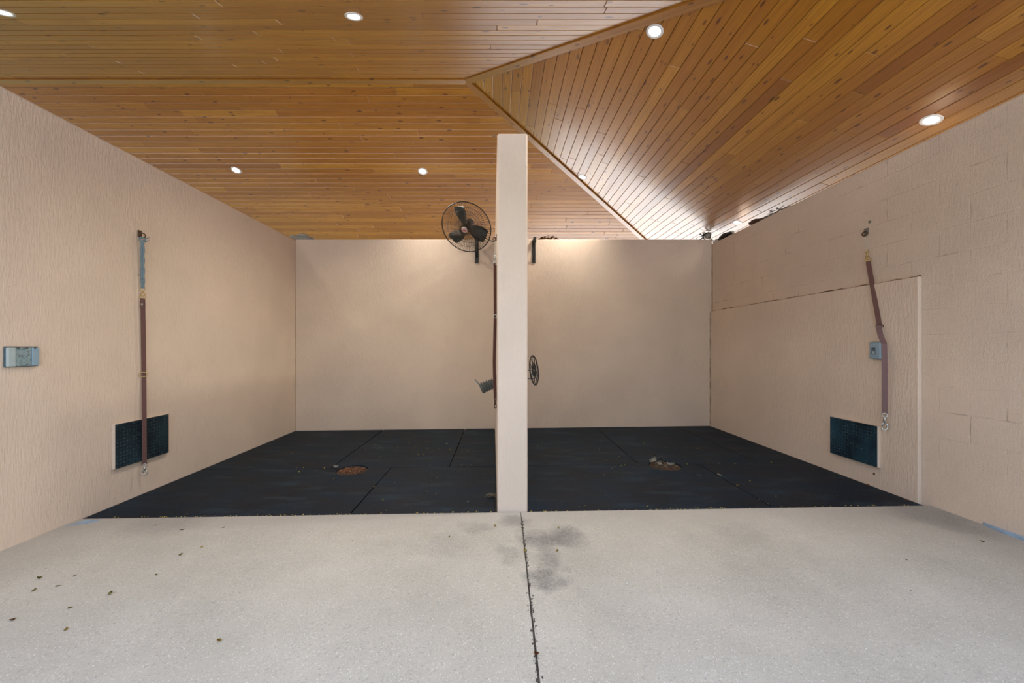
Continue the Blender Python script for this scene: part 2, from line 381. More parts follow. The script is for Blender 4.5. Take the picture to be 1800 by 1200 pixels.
# ground around the building
bm = B(); prism(bm, [(-60, YB+.2), (60, YB+.2), (60, 10.2), (-60, 10.2)], lambda x, y: -.4, lambda x, y: -.05); struct('ground', bm, M_SHADEGND, 'soil strip behind the building, shade put into its dark colour')  # shade close behind the wall is painted into this strip's dark colour
bm = B(); prism(bm, [(-60, 10.2), (60, 10.2), (60, 70), (-60, 70)], lambda x, y: -.4, lambda x, y: -.05); struct('ground', bm, M_LAWN, 'lawn behind the building')
bm = B(); prism(bm, [(1.6, 9.2), (14, 9.2), (22, 40), (-1.2, 40), (-.8, 11)], lambda x, y: -.2, lambda x, y: -.03); struct('ground', bm, M_DRIVE, 'pale drive behind the building')
bm = B(); prism(bm, [(-60, -50), (60, -50), (60, -3.0), (-60, -3.0)], lambda x, y: -.4, lambda x, y: -.04); struct('ground', bm, M_SAND, 'pale yard in front of the building')
for x0, x1 in ((-60, XL-.2), (XR+.15, 62)):
    bm = B(); prism(bm, [(x0, -3), (x1, -3), (x1, YB+.2), (x0, YB+.2)], lambda x, y: -.4, lambda x, y: -.05); struct('ground', bm, M_DIRT, 'bare ground beside the building')

# ---------------------------------------------------------------- boarded ceiling: ridge, back slope, front slope, hip slope
XA, YA, ZA = -.352*1.056, 4.27*1.056, 2.95*1.056
SR, SBk, SF = .32, .342, .348
XE = 4.0; drop = SR*(XE-XA); YBE = YA+drop/SBk; YFE = YA-drop/SF
zb = lambda x, y: H+ZA-SBk*(y-YA); zf = lambda x, y: H+ZA-SF*(YA-y); zr = lambda x, y: H+ZA-SR*(x-XA)
PL_B = (ZA+SBk*YA, 0, -SBk); PL_F = (ZA-SF*YA, 0, SF); PL_R = (ZA+SR*XA, -SR, 0)
reg_b = [(-10, YA), (XA, YA), (XE, YBE), (-10, YBE)]; reg_f = [(-10, YFE), (XE, YFE), (XA, YA), (-10, YA)]; reg_r = [(XA, YA), (XE, YFE), (XE, YBE)]
def clip(poly, reg):
    c = (sum(p[0] for p in reg)/len(reg), sum(p[1] for p in reg)/len(reg)); n = len(reg)
    for i in range(n):
        a, b = reg[i], reg[(i+1) % n]
        f = lambda p: (b[0]-a[0])*(p[1]-a[1])-(b[1]-a[1])*(p[0]-a[0])
        s = 1 if f(c) > 0 else -1; out = []
        for k in range(len(poly)):
            p, q = poly[k], poly[(k+1) % len(poly)]; fp, fq = f(p)*s, f(q)*s
            if fp >= 0: out.append(p)
            if fp*fq < 0: t = fp/(fp-fq); out.append((p[0]+(q[0]-p[0])*t, p[1]+(q[1]-p[1])*t))
        poly = out
        if len(poly) < 3: return []
    return poly
def area(p): return abs(sum(p[i][0]*p[(i+1) % len(p)][1]-p[(i+1) % len(p)][0]*p[i][1] for i in range(len(p)))/2)
bm = B(); uvl = bm.loops.layers.uv.new('UVMap'); cl = bm.loops.layers.color.new('board')
def boards(reg, zfun, slope, w, along, start, lo, hi, end):
    pw = w/math.sqrt(1+slope*slope); i = 0; sgn = 1 if end > start else -1
    while (start+sgn*i*pw-end)*sgn < 0:
        a0 = start+sgn*i*pw; a1 = a0+sgn*pw; t = lo-random.uniform(0, 3)
        while t < hi:
            L = random.choice((1.3, 1.9, 2.4, 3.0, 3.7))+random.uniform(-.2, .3)
            g = .0006
            b0, b1 = min(a0, a1)+.0012, max(a0, a1)-.0012
            if along == 'x': rect = [(t+g, b0), (t+L-g, b0), (t+L-g, b1), (t+g, b1)]
            else: rect = [(b0, t+g), (b0, t+L-g), (b1, t+L-g), (b1, t+g)]
            pl = clip(rect, reg)
            if pl and area(pl) > 1e-4:
                vs = [bm.verts.new((x, y, zfun(x, y))) for x, y in pl]
                f = bm.faces.new(vs); f.normal_update()
                if f.normal.z > 0: f.normal_flip()
                col = (random.random(), random.random(), random.random(), 1)
                for l in f.loops:
                    x, y, _ = l.vert.co
                    l[uvl].uv = ((x, (y-a0)) if along == 'x' else (y, (x-a0))); l[cl] = col
            t += L
        i += 1
boards(reg_b, zb, SBk, .0975, 'x', YA, -10, 6, YBE)
boards(reg_f, zf, SF, .0995, 'x', YA, -10, 6, YFE)
boards(reg_r, zr, SR, .110, 'y', XA, 0, 9, XE)
bmesh.ops.remove_doubles(bm, verts=[], dist=0)
fs = bm.faces[:]
bmesh.ops.translate(bm, vec=(0, 0, .005), verts=bm.verts[:])
bmesh.ops.inset_individual(bm, faces=fs, thickness=.0042, depth=.005, use_even_offset=True)
ceil = mesh('ceiling', bm, M_WOOD, recalc=False); tag(ceil, 'orange varnished pine board ceiling of three slopes', kind='structure')
bm = B()
for reg, zz in ((reg_b, zb), (reg_f, zf), (reg_r, zr)): prism(bm, reg, lambda x, y: zz(x, y)+.008, lambda x, y: zz(x, y)+.14)
struct('roof', bm, M_ROOF, 'roof deck above the boarded ceiling')
# flat cover boards over the ridge and both hips
def cover(name, p0, p1, nrm, w, label):
    p0, p1 = Vector(p0), Vector(p1); t = (p1-p0).normalized(); n = Vector(nrm); n = (n-t*n.dot(t)).normalized(); s = t.cross(n)
    bm = B(); th = .016; drop_ = .020
    pts = []
    for dz in (0, th):
        for (q, e) in ((p0, -1), (p0, 1), (p1, 1), (p1, -1)): pts.append(q+s*e*w/2+n*(drop_-.004+dz-.004))
    hexa(bm, pts, .002)
    uvl = bm.loops.layers.uv.new('UVMap'); cl = bm.loops.layers.color.new('board')
    for f in bm.faces:
        for l in f.loops: l[uvl].uv = ((l.vert.co-p0).dot(t), (l.vert.co-p0).dot(s)); l[cl] = (.5, .3, .3, 1)
    struct(name, bm, M_TRIM, label)
A3 = (XA, YA, H+ZA)
cover('trim_1', (-10, YA, H+ZA), A3, (0, 0, -1), .085, 'cover board along the ceiling ridge')
cover('trim_2', A3, (XE, YFE, H+ZA-drop), (-.1, 0, -1), .085, 'cover board along the front hip')
cover('trim_3', A3, (XE, YBE, H+ZA-drop), (-.1, 0, -1), .085, 'cover board along the back hip')

# ---------------------------------------------------------------- rubber mats
dl = P(619, 825, floor=True); dr = P(1169, 817, floor=True); RD = .165
YS = 4.262
def arc(c, x_from_left, upper):
    """points along the seam going +x with a bite around a drain"""
    h = YS-c.y; dx = math.sqrt(RD*RD-h*h); a0 = math.atan2(h, -dx); a1 = math.atan2(h, dx)
    n = 18
    if upper: angs = [a0+(a1-a0)*k/n for k in range(n+1)]
    else: angs = [a0+(a1+2*math.pi-a0)*k/n for k in range(n+1)]
    return [(c.x+RD*math.cos(t), c.y+RD*math.sin(t)) for t in angs]
g = .004
def mat(poly, label, tilt=0):
    n = len(poly); cx = sum(p[0] for p in poly)/n; cy = sum(p[1] for p in poly)/n
    bm = B(); prism(bm, [(x-cx, y-cy) for x, y in poly], lambda x, y: FS*x-.0255, lambda x, y: FS*x-.006)
    o = mesh('rubber_mat', bm, M_MAT); o.location = (cx, cy, fz(cx)); tag(o, label, 'floor mat', 'black rubber stall mats'); return o
yf0 = lambda x: yedge(x)+.012
dxl = lambda y: -.0085-.0465*(y-yf)/(YB-yf)-.006
drx = lambda y: .233-.033*(y-yf)/(YB-yf)+.006
XPL = XR-.035-.006
mat([(XL+.006, yf0(-3.2)), (-1.18-g, yf0(-1.18)), (-1.18-g, YS-g)] + [(x, y) for x, y in arc(dl, 0, False)[::-1]] + [(XL+.006, YS-g)], 'black rubber mat at front left of the left stall, notched for the drain')
mat([(-1.18+g+.004, yf0(-1.18)), (-.03, yf0(0)), (-.03, YS-g), (-1.18+g, YS-g)], 'black rubber mat at front of left stall beside the pillar')
mat([(XL+.006, YS+g), (-1.85-g, YS+g), (-1.85-g-.008, YB-.006), (XL+.006, YB-.006)], 'black rubber mat in the back left corner of the left stall')
mat([(-1.85+g, YS+g)] + arc(dl, 0, True) + [(-.54-g, YS+g), (-.54-g, YB-.006), (-1.85+g, YB-.006)], 'black rubber mat against the back wall behind the rusty drain')
mat([(-.54+g, YS+g), (dxl(YS), YS+g), (dxl(YB), YB-.006), (-.54+g+.01, YB-.006)], 'narrow black rubber mat at the back of left stall along the divider')
mat([(drx(yf), yf0(.3)), (2.2-g, yf0(2.2)), (2.2-g, YS-g)] + arc(dr, 0, False)[::-1] + [(drx(yf), YS-g)], 'black rubber mat at front of right stall beside the pillar')
mat([(2.2+g, yf0(2.2)), (XPL, yf0(3.4)), (XPL, YS-g), (2.2+g, YS-g)], 'black rubber mat at the front right corner of the right stall')
mat([(drx(yf), YS+g), (1.55-g, YS+g), (1.55-g+.02, YB-.006), (drx(yf), YB-.006)], 'black rubber mat at the back of right stall along the divider')
mat([(1.55+g, YS+g)] + [p for p in arc(dr, 0, True)] + [(2.87-g, YS+g), (2.87-g, YB-.006), (1.55+g+.02, YB-.006)], 'black rubber mat against the back wall behind the leafy drain')
mat([(2.87+g, YS+g), (XPL, YS+g), (XPL, YB-.006), (2.87+g, YB-.006)], 'narrow black rubber mat in the back right corner under the wall')

# ---------------------------------------------------------------- leaves
def leaf_mesh(L, Wd, curl, mat_, name='leaf'):
    bm = B(); n = 7; rows = []
    for i in range(n+1):
        t = i/n; w_ = Wd*.5*math.sin(math.pi*(t**.8))**.8 if 0 < t < 1 else Wd*.03
        z = curl*L*(t-.5)**2*4*.5; rows.append([bm.verts.new(((t-.5)*L, s*w_, z+abs(s)*curl*Wd*.6)) for s in (-1, 0, 1)])
    for a_, b_ in zip(rows, rows[1:]):
        for k in range(2): bm.faces.new((a_[k], a_[k+1], b_[k+1], b_[k]))
    r = bmesh.ops.solidify(bm, geom=bm.faces[:], thickness=max(.0006, L*.02))
    tube(bm, [(L*.48, 0, curl*L*.45), (L*.62, .002, curl*L*.6)], L*.02, 5)
    mz = min(v.co.z for v in bm.verts)
    for v in bm.verts: v.co.z -= mz
    me = bpy.data.meshes.new(name); bmesh.ops.recalc_face_normals(bm, faces=bm.faces[:]); bm.to_mesh(me); bm.free(); me.materials.append(mat_)
    for p_ in me.polygons: p_.use_smooth = True
    return me
LM = {}
for kname, mt in (('yellow', M_YEL), ('brown', M_BRN), ('grey', M_GRYL), ('olive', M_GRN)):
    LM[kname] = [leaf_mesh(.026, .015+.005*i, .2+.25*i, mt) for i in range(3)]
def leaf(pos, kind, sc, label, group=None, tilt=.3, lift=0):
    o = bpy.data.objects.new('leaf', random.choice(LM[kind])); COL.objects.link(o)
    sc *= .82; o.location = (pos.x, pos.y, pos.z+lift); o.scale = (sc, sc, sc)
    o.rotation_euler = (random.uniform(-tilt, tilt)*.5, random.uniform(-tilt, tilt)*.5, random.uniform(0, 6.28))
    return tag(o, label, 'leaf', group)
conc = [(272, 923, 'olive', .9), (393, 927, 'brown', 1.0), (355, 962, 'yellow', .9), (317, 976, 'olive', .9), (69, 1017, 'olive', .9), (131, 1012, 'olive', .9),
        (60, 1038, 'olive', 1.0), (193, 1045, 'olive', 1.0), (123, 1069, 'olive', .8), (116, 1107, 'yellow', .9),
        (385, 1127, 'yellow', .8), (275, 1011, 'olive', .6), (871, 925, 'yellow', .8), (923, 969, 'yellow', 1.0), (790, 944, 'yellow', .5), (620, 950, 'olive', .5)]
for px, py, k, s in conc: leaf(P(px, py, floor=True), k, s, 'tiny yellow-green dried leaf scattered on the pale concrete apron', 'tiny leaves on the concrete apron', lift=.001)
one = [(22, 1090, 'brown', 1.0, 'reddish brown dried leaf on the concrete at the far left edge, nearest the camera'), (320, 931, 'brown', 1.3, 'thin brown dried leaf on concrete in front of left mats'),
       (982, 928, 'yellow', .9, 'yellow leaf on dark concrete stain right of the joint, farther of the two'), (979, 968, 'yellow', 1.3, 'yellow leaf on dark concrete stain right of the joint, nearer of the two'),
       (943, 1151, 'brown', .9, 'orange-brown leaf stuck in the concrete joint near the bottom'), (931, 1030, 'brown', .7, 'small orange leaf stuck halfway along the concrete joint'),
       (893, 895, 'yellow', 1.2, 'curled yellow leaf at the foot of the pillar'), (102, 1030, 'olive', 1.1, 'thin dark green leaf on the concrete at lower left'),
       (1593, 984, 'brown', .5, 'tiny dark leaf speck on concrete at right, farther one'), (1601, 1038, 'brown', .45, 'tiny dark leaf speck on concrete at right, nearer one'), (1727, 952, 'brown', .9, 'flat brown leaf on the concrete near the right wall')]
for px, py, k, s, lb in one: leaf(P(px, py, floor=True)+(Vector((0, -.02, 0)) if px == 893 else Vector()), k, s, lb, lift=.001)
ml = [(405,150),(470,165),(480,175),(620,180),(640,225),(715,198),(755,208),(895,203),(880,242),(980,165),(960,195),(1065,168),(1085,160),(1110,158),(1130,160),(1130,215),(1220,215),(1310,222),(1355,255),(1445,230),(760,280),(810,325),(1060,265),(1100,265),(1075,297),(1140,297),(1150,348),(1228,345),(1270,365),(345,268),(55,248),(115,400),(250,390),(315,370),(390,455),(435,540),(510,478),(710,517),(870,482),(1150,468),(1208,442),(1158,405),(1130,552),(1200,572),(780,620),(1450,637),(1655,508),(805,705),(95,365),(150,365),(985,178),(1030,200),(1400,342),(1450,345),(1480,340),(640,212),(712,185)]
mr = [(85,92),(65,108),(345,88),(400,103),(430,100),(508,110),(510,118),(530,95),(545,100),(575,88),(625,115),(335,122),(420,155),(465,150),(285,165),(275,187),(360,175),(365,170),(400,200),(390,205),(430,195),(445,190),(505,187),(740,143),(715,115),(750,85),(765,120),(355,233),(970,240),(995,262),(1055,240),(340,307),(165,348),(270,368),(1035,342),(1110,328),(1030,175),(860,185),(940,282),(545,372),(885,382),(825,380),(1180,378),(1315,373),(1075,360),(245,372),(720,188),(740,188),(808,184),(818,185),(905,183),(930,186),(1090,180)]
for L_, sc_, o_, lb in ((ml, 4.5, (500, 740), 'left'), (mr, 2.5, (920, 740), 'right')):
    for x, y in L_:
        p = P(x/sc_+o_[0], y/sc_+o_[1], floor=True); p.z -= .0055
        if abs(p.x-.1) < .16 or p.y > YB-.03 or p.y < 3.09: continue
        leaf(p, random.choice(('yellow', 'yellow', 'yellow', 'grey')), random.uniform(.5, .85), 'tiny fallen leaf on the black mats of the %s stall' % lb, 'tiny leaves on the %s stall mats' % lb)
for px, py, s, lb in ((1226, 834, 2.6, 'pale grey curled leaf on the right mat, left of the pair'), (1265, 834, 2.9, 'pale grey cupped leaf on the right mat seam, right of the pair'), (590, 821, 3.4, 'long bleached leaf at the edge of the left drain'), (786, 781, 1.8, 'bleached leaf on the left stall mats near the back wall')):
    leaf(P(px, py, floor=True)-Vector((0, 0, .005)), 'grey', s, lb, tilt=.1)
for px, py, s, lb in ((1536, 833, 1.3, 'crumpled rust-brown leaf stuck to right wall below the rubber panel'),):
    p = P(px, py, X=XR-.04); o = leaf(p, 'brown', s, lb); o.rotation_euler = (0, math.pi/2, .4)
for px, py, k, s, lb in ((1537, 853, 'brown', 1.9, 'brown leaf on the mat against the right wall below rubber panel'), (1592, 878, 'brown', 1.3, 'small brown leaf in the front right corner of the mats'), (199, 886, 'brown', 1.2, 'small brown leaf on the mat against the left wall'),
                         (321, 906, 'yellow', 1.1, 'yellow leaf at the front edge of the left mats, nearest the left wall')):
    p = P(px, py, floor=True); p.y = max(p.y, 3.10); p.x = min(max(p.x, XL+.035), XPL-.035); p.z = fz(p.x)-.0045; leaf(p, k, s, lb, tilt=.1)
# grit along the mat edge
bm = B()
for i in range(420):
    x = random.uniform(-3.2, 3.3)
    if -.03 < x < .25: continue
    if random.random() > (.9 if -2.2 < x < -1.2 else .4): continue
    y = yedge(x)+random.uniform(.002, .035); z = fz(x)-.0055; r = random.uniform(.0015, .005)
    bmesh.ops.create_icosphere(bm, subdivisions=1, radius=r, matrix=Matrix.Translation((x, y, z+r*.5)) @ Matrix.Diagonal((1.3, 1, .6, 1)))
o = mesh('grit', bm, M_YEL); tag(o, 'fine leaf grit along the front edge of the mats', 'debris', kind='stuff')
bm = B()
for i in range(900):
    y = random.uniform(.9, 2.9)
    if noise.noise(Vector((y*5, 0, 3))) < -.05 and random.random() < .7: continue
    x = .158+.018*(y-1.5)/1.5+random.gauss(0, .006); r = random.uniform(.0012, .0042); z = fz(x)+(.0 if abs(x-.16) > .008 else -.004)
    bmesh.ops.create_icosphere(bm, subdivisions=1, radius=r, matrix=Matrix.Translation((x, y, z+r*.3)) @ Matrix.Rotation(random.uniform(0, 3), 4, 'Z') @ Matrix.Diagonal((1.8, 1, .6, 1)))
o = mesh('joint_debris', bm, M_SOIL); tag(o, 'dark crumbs of dirt and moss along the concrete joint', 'debris', kind='stuff')

# ---------------------------------------------------------------- floor drains
for c, lb, kind in ((dl, 'round rusty floor drain cover between the left stall mats', 'rust'), (dr, 'round floor drain full of dry leaves between the right stall mats', 'leafy')):
    z = fz(c.x)-.027
    t = thing('floor_drain', (c.x, c.y, z), lb, 'drain')
    bm = B(); R_ = RD-.012; prof = [(R_, 0), (R_, .014), (R_-.014, .014), (R_-.014, .004), (.001, .004)]
    lathe(bm, prof, 40); mesh('rim', bm, M_RUST, t)
    bm = B()
    for k in range(-4, 5):
        y = k*.032; w_ = math.sqrt(max(0, (R_-.02)**2-y*y))
        box(bm, -w_, w_, y-.008, y+.008, .004, .012)
    for s in (-1, 0, 1): box(bm, s*.07-.006, s*.07+.006, -.11, .11, .0035, .0115)
    mesh('grate', bm, M_RUST, t)
    bm = B(); random.seed(11)
    for i in range(170):
        a_ = random.uniform(0, 6.28); r_ = (R_-.025)*math.sqrt(random.random()); rot = Matrix.Rotation(random.uniform(0, 6.28), 4, 'Z') @ Matrix.Rotation(random.uniform(-.6, .6), 4, 'X')
        L_ = random.uniform(.008, .02); q = bmesh.ops.create_grid(bm, x_segments=2, y_segments=1, size=.5, matrix=Matrix.Translation((c.x+r_*math.cos(a_), c.y+r_*math.sin(a_), z+.018+random.uniform(0, .006 if kind == 'rust' else .014))) @ rot @ Matrix.Diagonal((L_, L_*.5, 1, 1)))
    bmesh.ops.solidify(bm, geom=bm.faces[:], thickness=.001)
    o = mesh('leaf_litter', bm, M_BRN if kind == 'rust' else M_LIT); tag(o, 'reddish brown leaf crumbs filling the left floor drain' if kind == 'rust' else 'dry brown leaf litter heaped in the right floor drain', 'leaf litter', kind='stuff')
zf_ = fz(dr.x)
for dx, dy, s, rz, ry, lb in ((-.10, .06, 4.2, .6, -.5, 'large bleached leaf standing up at the far side of the right drain'), (-.06, .0, 4.2, 1.0, -.25, 'large bleached leaf lying over the middle of the right drain'), (.04, -.03, 3.2, .1, .1, 'curled tan leaf on the right side of the right drain')):
    o = bpy.data.objects.new('leaf', LM['grey'][2]); COL.objects.link(o); o.scale = (s, s*.7, s*.7); o.location = (dr.x+dx, dr.y+dy, zf_+.004+(.02 if ry < -.3 else 0)); o.rotation_euler = (.2, ry, rz); tag(o, lb, 'leaf')

# ---------------------------------------------------------------- recessed ceiling lights
def downlight(px, py, plane, nrm, label, watts=62):
    p = P(px, py, plane=plane); n = Vector(nrm).normalized()
    t = thing('recessed_light', p, label, 'ceiling light', 'round recessed lights in the board ceiling'); t.rotation_euler = n.to_track_quat('Z', 'Y').to_euler()
    bm = B(); lathe(bm, [(.046, -.02), (.047, .002), (.052, .0045), (.062, .006), (.068, .004), (.070, 0), (.070, -.01), (.046, -.02)], 40); mesh('trim_ring', bm, M_TRIMW, t, True)
    bm = B(); lathe(bm, [(.0465, .001), (.03, .0022), (.0005, .0028)], 32); mesh('lens', bm, M_LAMP, t, True)
    ld = bpy.data.lights.new('lamp', 'SPOT'); lo = bpy.data.objects.new('lamp', ld); COL.objects.link(lo); lo.parent = t; lo.location = (0, 0, .03)
    lo.rotation_euler = (math.pi, 0, 0); ld.energy = watts; ld.spot_size = math.radians(132); ld.spot_blend = 1; ld.shadow_soft_size = .045; ld.color = (1, .90, .76)
nb, nf, nr = (0, -SBk, -1), (0, SF, -1), (-SR, 0, -1)
downlight(5, 22, PL_F, nf, 'round recessed light in the front slope at far upper left, cut by the frame', 25)
downlight(622, 29, PL_F, nf, 'round recessed light in the front slope, top centre-left')
downlight(1151, 55, PL_R, nr, 'round recessed light just below the front hip board, brightest and largest')
downlight(1637, 211, PL_R, nr, 'round recessed light close to the top of the right wall, nearer one', 1.5)
downlight(415, 299, PL_B, nb, 'round recessed light in the back slope above the left wall', 15)
downlight(743, 301, PL_B, nb, 'round recessed light in the back slope left of the pillar, above the fan', 62)
downlight(1024, 311, PL_R, nr, 'round recessed light beside the back hip board, right of the pillar', 62)
downlight(1296, 391, PL_R, nr, 'round recessed light low in the back right corner of ceiling', 5)

# ---------------------------------------------------------------- hardware helpers
def snap(bm, top, L, ax=(1, 0, 0), w=.011, r=.0032):
    """bolt snap hanging down from top: swivel eye, barrel, hook loop"""
    t = Vector(top); ax = Vector(ax).normalized(); z = Vector((0, 0, 1))
    tube(bm, circ(t-z*(w*.9), w*.9, ax, z, 16), r*.8, 6, closed=True)
    tube(bm, [t-z*(w*1.7), t-z*(w*2.2), t-z*(L*.62)], [r*1.5, r*2.0, r*1.3], 8)
    tube(bm, [t-z*(L*.55)+ax*0, t-z*(L*.64)+ax*w*.9, t-z*(L*.82)+ax*w*1.0, t-z*(L*.97)+ax*w*.2, t-z*(L*.93)-ax*w*.8, t-z*(L*.74)-ax*w*.8], [r*1.3, r*1.2, r*1.2, r*1.2, r*1.1, r*.8], 8)
    tube(bm, [t-z*(L*.50)-ax*w*.45, t-z*(L*.74)-ax*w*.78], r*.9, 6)
def lerp(a, b, n): return [Vector(a).lerp(Vector(b), k/n) for k in range(n+1)]

# ---------------------------------------------------------------- left wall: cross tie
XW = XL; 
e0 = P(249, 411, X=XW+.02)
t = thing('eye_bolt', (XW, e0.y, e0.z), 'rusty iron eye bolt in the left wall holding the blue rope', 'eye bolt')
bm = B(); box(bm, 0, .006, -.02, .02, -.03, .032, .002); o = mesh('plate', bm, M_RUST, t)
bm = B(); tube(bm, [(.0, 0, .0), (.034, -.014, .0)], .006, 8); tube(bm, circ((.040, -.018, -.022), .024, (.86, .5, 0), (0, 0, 1), 20), .0055, 8, closed=True); mesh('ring', bm, M_RUST, t, True)
faceL = Vector((.86, .5, 0)).normalized()   # strap turned half towards the opening
def cross(px, py, X): return P(px, py, X=X)
t0 = P(250, 424, X=XW+.045); t1 = P(251, 507, X=XW+.035)
ct = thing('cross_tie', t1, 'long brown webbing cross tie hanging on blue rope on the left wall', 'cross tie'); inv = Matrix.Translation(-t1)
def addp(name, bm, m, par, smooth=False, label=None):
    bmesh.ops.transform(bm, matrix=Matrix.Translation(-par.location), verts=bm.verts[:]); o = mesh(name, bm, m, par, smooth)
    if label: o['label'] = label
    return o
bm = B()
for s in (-1, 1):
    pts = []
    for k in range(40):
        q = t0.lerp(t1, k/39); ph = k*.75+s*1.57; pts.append(q+Vector((.0022*math.cos(ph), .0022*math.sin(ph), 0))+faceL*.007*s)
    tube(bm, pts, .0088, 8)
top_ = t0+Vector((0, 0, .01)); tube(bm, circ(t0+Vector((0, 0, .015)), .018, faceL, (0, 0, 1), 14), .008, 7, closed=True)
tube(bm, [t0+Vector((0, 0, .0)), t0+faceL*.03+Vector((0, 0, .03)), t0+faceL*.055+Vector((0, 0, .045))], [.006, .004, .002], 6)
tube(bm, [t0+faceL*.02, t0+faceL*.05+Vector((0, 0, .015))], [.005, .002], 6)
q = t0.lerp(t1, .72); tube(bm, [q, q-faceL*.035+Vector((0, 0, .004))], [.006, .003], 6)
addp('rope', bm, M_ROPE, ct, True)
s0 = P(251, 524, X=XW+.035); s1 = P(253, 658, X=XW+.03); s2 = P(254, 817, X=XW+.058)
bm = B(); snap(bm, t1+Vector((0, 0, .008)), (t1-s0).length-.004, faceL, .017, .004); tube(bm, circ(s0+Vector((0, 0, .006)), .021, faceL, (0, 0, 1), 20), .0036, 6, closed=True)
addp('snap_hook', bm, M_BRASS, ct, True, 'brass snap hook and ring')
HW = .0165
bm = B(); ribbon(bm, lerp(s0, s1, 8)+[s2.lerp(s1, .6), s2.lerp(s1, .3), s2], faceL*HW, .006); addp('strap', bm, M_STRAP, ct)
bm = B(); ribbon(bm, [s0+Vector((0, -.006, 0)), s0+Vector((0, -.007, -.09)), s0+Vector((0, -.004, -.095))], faceL*(HW-.002), .003); addp('fold', bm, M_STRAP, ct)
bm = B(); q = s0+Vector((.004, -.013, -.058)); box(bm, q.x-.008, q.x+.008, q.y-.002, q.y+.002, q.z-.009, q.z+.009, .001); addp('rivet', bm, M_STEEL, ct)
def frame(bm, c, u, v, a_, b_, r):
    c, u, v = Vector(c), Vector(u), Vector(v); tube(bm, [c-u*a_-v*b_*.7, c-u*a_+v*b_*.7, c-u*a_*.7+v*b_, c+u*a_*.7+v*b_, c+u*a_+v*b_*.7, c+u*a_-v*b_*.7, c+u*a_*.7-v*b_, c-u*a_*.7-v*b_], r, 8, closed=True)
bm = B(); frame(bm, s1+Vector((0, -.008, 0)), faceL, (0, 0, 1), .024, .019, .0045); addp('slider_buckle', bm, M_BRASS, ct, True)
bm = B(); snap(bm, s2+Vector((0, 0, .010)), .105, faceL, .018, .0055); addp('snap_hook', bm, M_STEEL, ct, True, 'dull nickel snap hook at the bottom')

# ---------------------------------------------------------------- right wall: cross tie
def hook(bm, px, py, X): pass
e1 = P(1523, 404, X=XR-.004)
t = thing('eye_bolt', (XR, e1.y, e1.z-.015), 'small grey-green eye bolt high on the right block wall', 'eye bolt')
bm = B(); box(bm, -.008, 0, -.022, .022, -.03, .03, .003); mesh('plate', bm, M_GALV, t)
bm = B(); tube(bm, circ((-.02, .0, -.022), .02, (.3, -.95, 0), (0, 0, 1), 18), .0055, 8, closed=True); mesh('ring', bm, M_RUST, t, True)
p = P(1529, 390, X=XR); bm = B(); lathe(bm, [(.001, 0), (.013, 0), (.013, .003), (.009, .004), (.001, .004)], 16, Matrix.Rotation(-math.pi/2, 4, 'Y')); o = mesh('anchor_plug', bm, M_GALV); o.location = p; tag(o, 'small round metal plug in the wall just above the right eye bolt', 'wall plug')
faceR = Vector((-.80, .6, 0)).normalized()*-1
def R_(px, py, off): return P(px, py, X=XR-off)
a0 = R_(1523, 419, .03); a1 = R_(1524, 441, .03); a2 = R_(1526, 459, .035); a3 = R_(1546, 573, .055); a4 = R_(1554, 604, .12); a45 = R_(1555, 640, .12); a5 = R_(1555, 728, .085)
ct = thing('cross_tie', a2, 'brown webbing cross tie bent over the grey-blue switch cover on right wall', 'cross tie')
bm = B(); 
for s in (-1, 1): tube(bm, [a0+faceR*.006*s+Vector((0, 0, .012)), a1+faceR*.008*s], .0018, 5)
addp('cord', bm, M_TWINE, ct)
bm = B(); snap(bm, a1+Vector((0, 0, .012)), (a1-a2).length+.008, faceR, .013, .0045); tube(bm, circ(a2+Vector((0, 0, .008)), .021, faceR, (0, 0, 1), 20), .004, 6, closed=True); addp('snap_hook', bm, M_BRASS, ct, True, 'brass snap hook and ring')
bm = B(); ribbon(bm, lerp(a2, a3, 6), faceR*.017, .005); addp('strap', bm, M_STRAP, ct)
bm = B(); ribbon(bm, [a3+Vector((-.012, 0, .004)), a3.lerp(a4, .5)+Vector((-.012, 0, 0)), a4, a45, a45.lerp(a5, .5), a5], faceR*.0185, .005); addp('strap', bm, M_STRAP2, ct)
bm = B(); frame(bm, a3+Vector((-.004, -.004, 0)), faceR, (0, 0, 1), .023, .012, .003); addp('slider_buckle', bm, M_RUST, ct, True)
bm = B(); snap(bm, a5+Vector((0, 0, .010)), .155, faceR, .019, .0060); tube(bm, circ(a5+Vector((0, 0, -.008)), .017, faceR, (0, 0, 1), 16), .004, 6, closed=True); addp('snap_hook', bm, M_STEEL, ct, True, 'dull nickel snap hook at the bottom')

# ---------------------------------------------------------------- rubber kick panels
def kick(X0, sgn, y0, y1, z0, z1, m, label):
    t = thing('kick_panel', (X0, (y0+y1)/2, z0), label, 'wall panel')
    T = lambda bm: bmesh.ops.transform(bm, matrix=Matrix.Translation((-X0, -(y0+y1)/2, -z0)), verts=bm.verts[:])
    bm = B(); box(bm, min(X0, X0+sgn*.024), max(X0, X0+sgn*.024), y0-.004, y1+.002, z0, z1, .003); T(bm); o = mesh('backing_board', bm, M_STF, t); o['label'] = 'wall-coloured backing board'
    bm = B(); box(bm, min(X0+sgn*.0235, X0+sgn*.030), max(X0+sgn*.0235, X0+sgn*.030), y0+.003, y1, z0+.003, z1-.004, .001); T(bm); mesh('rubber_sheet', bm, m, t)
kick(XL, 1, 3.285, 3.815, H-1.040, H-.655, M_KICK, 'black rubber tread sheet panel low on the left wall behind the strap')
kick(XR-.035, -1, 3.465, 3.955, H-1.080, H-.705, M_KICK2, 'blue-black rubber tread sheet panel low on the right wall')

